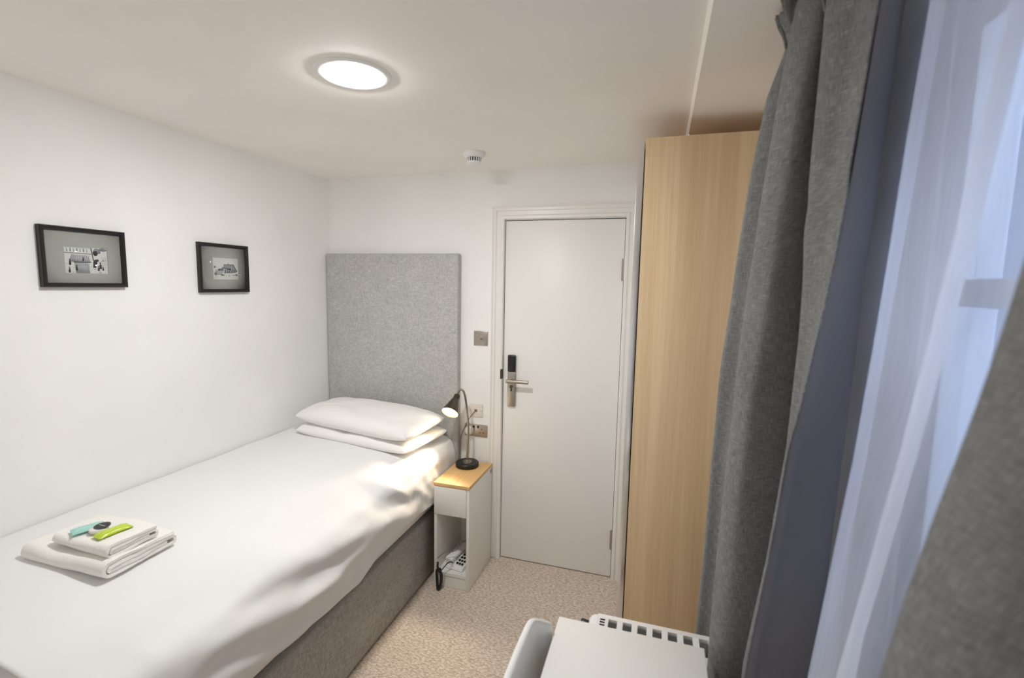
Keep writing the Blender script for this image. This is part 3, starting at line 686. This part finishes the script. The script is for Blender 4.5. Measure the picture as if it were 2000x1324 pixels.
# ------------------------------------------------------------------ curtains
def loft(cols, zs, n, rnd=0., seed=0):
    """cols: list of (x-table or const, y-table or const); returns points and uvs"""
    P, UV = [], []
    for z in zs:
        ctl = [(interp(cx, z) if isinstance(cx, list) else cx, interp(cy, z) if isinstance(cy, list) else cy, z) for cx, cy in cols]
        row = catmull(ctl, n); s = 0; uv = []
        for k, p in enumerate(row):
            if k: s += (Vector((p.x, p.y))-Vector((row[k-1].x, row[k-1].y))).length
            p.x += rnd*noise.noise((s*14+seed, z*2.2, seed)); p.y += rnd*noise.noise((s*14+seed+9, z*2.2, seed+3)); p.z = z
            uv.append((s, z))
        P.append(row); UV.append(uv)
    return P, UV
def add(tab, d): return [(z, x+d) for z, x in tab]
ZT, ZB = 2.224, .03
zs = [ZB+(ZT-ZB)*k/110 for k in range(111)]
P1 = [(2.242, 2.213, -1.358), (2.205, 2.222, -1.352), (2.178, 2.238, -1.346), (2.162, 2.240, -1.342), (2.064, 2.213, -1.322), (1.913, 2.196, -1.294), (1.710, 2.180, -1.260), (1.443, 2.168, -1.220), (1.146, 2.162, -1.180), (.817, 2.164, -1.140), (.584, 2.161, -1.114), (.03, 2.17, -1.09)]
P3 = [(2.24, 2.242, -1.42), (2.216, 2.239, -1.420), (2.031, 2.217, -1.413), (1.811, 2.202, -1.405), (1.701, 2.196, -1.401), (1.469, 2.182, -1.393), (1.220, 2.172, -1.385), (.982, 2.167, -1.378), (.815, 2.163, -1.374), (.638, 2.163, -1.369), (.03, 2.168, -1.36)]
P4 = [(2.24, 2.270, -1.5), (2.101, 2.269, -1.5), (1.814, 2.267, -1.5), (1.695, 2.270, -1.5), (1.531, 2.272, -1.5), (1.304, 2.267, -1.5), (1.051, 2.246, -1.5), (.799, 2.219, -1.5), (.03, 2.20, -1.5)]
P5 = [(2.24, 2.33, -1.6), (2.108, 2.323, -1.6), (2.018, 2.317, -1.6), (1.829, 2.305, -1.6), (1.689, 2.293, -1.6), (1.573, 2.279, -1.6), (1.398, 2.257, -1.6), (1.334, 2.246, -1.6), (1.104, 2.227, -1.6), (.875, 2.203, -1.6), (.6, 2.19, -1.6), (.03, 2.185, -1.6)]
LN = [(2.24, 2.397), (2.172, 2.394), (1.697, 2.375), (1.271, 2.363), (.768, 2.351), (.03, 2.34)]
def C3(tab, dx=0, dy=0): return ([(z, x+dx) for z, x, y in tab], [(z, y+dy) for z, x, y in tab])
MID = [(z, (interp([(q[0], q[1]) for q in P4], z)+x)/2+.008, -1.553) for z, x, y in P5]
cols = [(2.41, -1.07), (2.34, -1.05), C3(P1, .030, .045), C3(P1), C3(P1, .035, -.035), C3(P3, .050, .045), C3(P3, .010, .022), C3(P3), C3(P3, .014, -.032), C3(P3, .042, -.050), C3(P4, .045, .075), C3(P4, .030, .040), C3(P4), C3(P4, .008, -.025), C3(MID), C3(P5)]
t = thing('curtain', (2.25, -1.35, ZB), 'grey woven curtain gathered at the far side of the window by the wardrobe', 'curtain', 'grey window curtains')
Pp, UV = loft(cols, zs, 8, .004, 2)
bm = B(); grid(bm, Pp, UV); o = obj('curtain_cloth', bm, M['curtain'], t, 0); solid(o, .0025, 0)
lcols = [C3(P5, .0025, .002), C3(P5, .020, .016), C3(P5, .045, .05), (add(LN, -.004), -1.50), (add(LN, .018), -1.45), (add(LN, .028), -1.35), (2.40, -1.12)]
Pp, UV = loft(lcols, zs, 6, .0, 7)
bm = B(); grid(bm, Pp, UV); o = obj('lining', bm, M['lining'], t, 0); solid(o, .0015, 0)
# pinch pleat fans at the heading
for (px, py, a) in ((2.238, -1.345, .2), (2.235, -1.415, -.1), (2.268, -1.50, .3)):
    bm = B()
    for k in (-1, 0, 1):
        q = []
        for z, out in ((2.150, .0), (2.175, .008), (2.20, .020), (2.2255, .028)):
            ang = math.pi+a+k*.55*(z-2.14)/.085
            q.append([Vector((px+out*math.cos(ang)*s_, py+out*math.sin(ang)*s_+k*.002, z)) for s_ in (0, .5, 1)])
        grid(bm, q)
    lay = bm.loops.layers.uv.verify()
    for f in bm.faces:
        for l in f.loops: l[lay].uv = (l.vert.co.x+l.vert.co.y, l.vert.co.z)
    o = obj('pinch_pleat', bm, M['curtain'], t, 0); solid(o, .003, 0)

N1t = [(2.24, 2.345), (1.9, 2.325), (1.633, 2.290), (1.454, 2.260), (1.256, 2.225), (.9, 2.195), (.03, 2.18)]
cols = [(2.41, -2.03), (add(N1t, .05), -2.04), (add(N1t, .010), -2.058), (N1t, -2.08), (add(N1t, -.002), -2.115), (add(N1t, .008), -2.15), (add(N1t, .038), -2.185), (add(N1t, .042), -2.22), (add(N1t, .01), -2.26), (add(N1t, .0), -2.30), (add(N1t, .04), -2.36), (add(N1t, .0), -2.44), (add(N1t, .04), -2.52)]
t = thing('curtain', (2.27, -2.28, ZB), 'blurred grey curtain closest to the camera in the lower right corner', 'curtain', 'grey window curtains')
Pp, UV = loft(cols, zs, 8, .004, 22)
bm = B(); grid(bm, Pp, UV); o = obj('curtain_cloth', bm, M['curtain'], t, 0); solid(o, .0025, 0)

S0 = add(LN, .03)
S2 = [(2.24, 2.393), (2.089, 2.385), (1.687, 2.364), (1.326, 2.344), (.890, 2.305), (.03, 2.28)]
S4 = [(2.24, 2.395), (1.963, 2.368), (1.672, 2.339), (1.406, 2.309), (1.082, 2.265), (.03, 2.235)]
S5 = [(2.24, 2.42), (1.945, 2.386), (1.671, 2.349), (1.419, 2.326), (1.113, 2.287), (.03, 2.255)]
cols = [(add(S0, .02), -1.36), (add(S0, .02), -1.47), (add(S2, .05), -1.53), (add(S2, .035), -1.58), (S2, -1.62), (add(S2, .004), -1.66), (add(S2, .025), -1.72), (add(S4, .05), -1.79), (add(S4, .03), -1.835), (S4, -1.86), (S5, -1.89), (add(S5, .035), -1.905), (add(S5, .06), -1.95), (2.44, -2.02), (2.455, -2.10), (2.44, -2.25), (2.46, -2.45)]
Pp, UV = loft(cols, zs, 6, .002, 40)
bm = B(); grid(bm, Pp, UV)
tag(obj('sheer_curtain', bm, M['sheer'], smooth=0, loc=(2.38, -1.8, ZB)), 'translucent white sheer curtain hanging over the daylit window', 'sheer curtain')
bm = B(); box(bm, 2.262, 2.29, -2.6, -1.36, 2.2255, HH-.0003, bev=.002); tag(obj('curtain_track', bm, M['white'], loc=(2.276, -1.8, 2.2255)), 'slim white track on the ceiling above the curtains', 'curtain track')
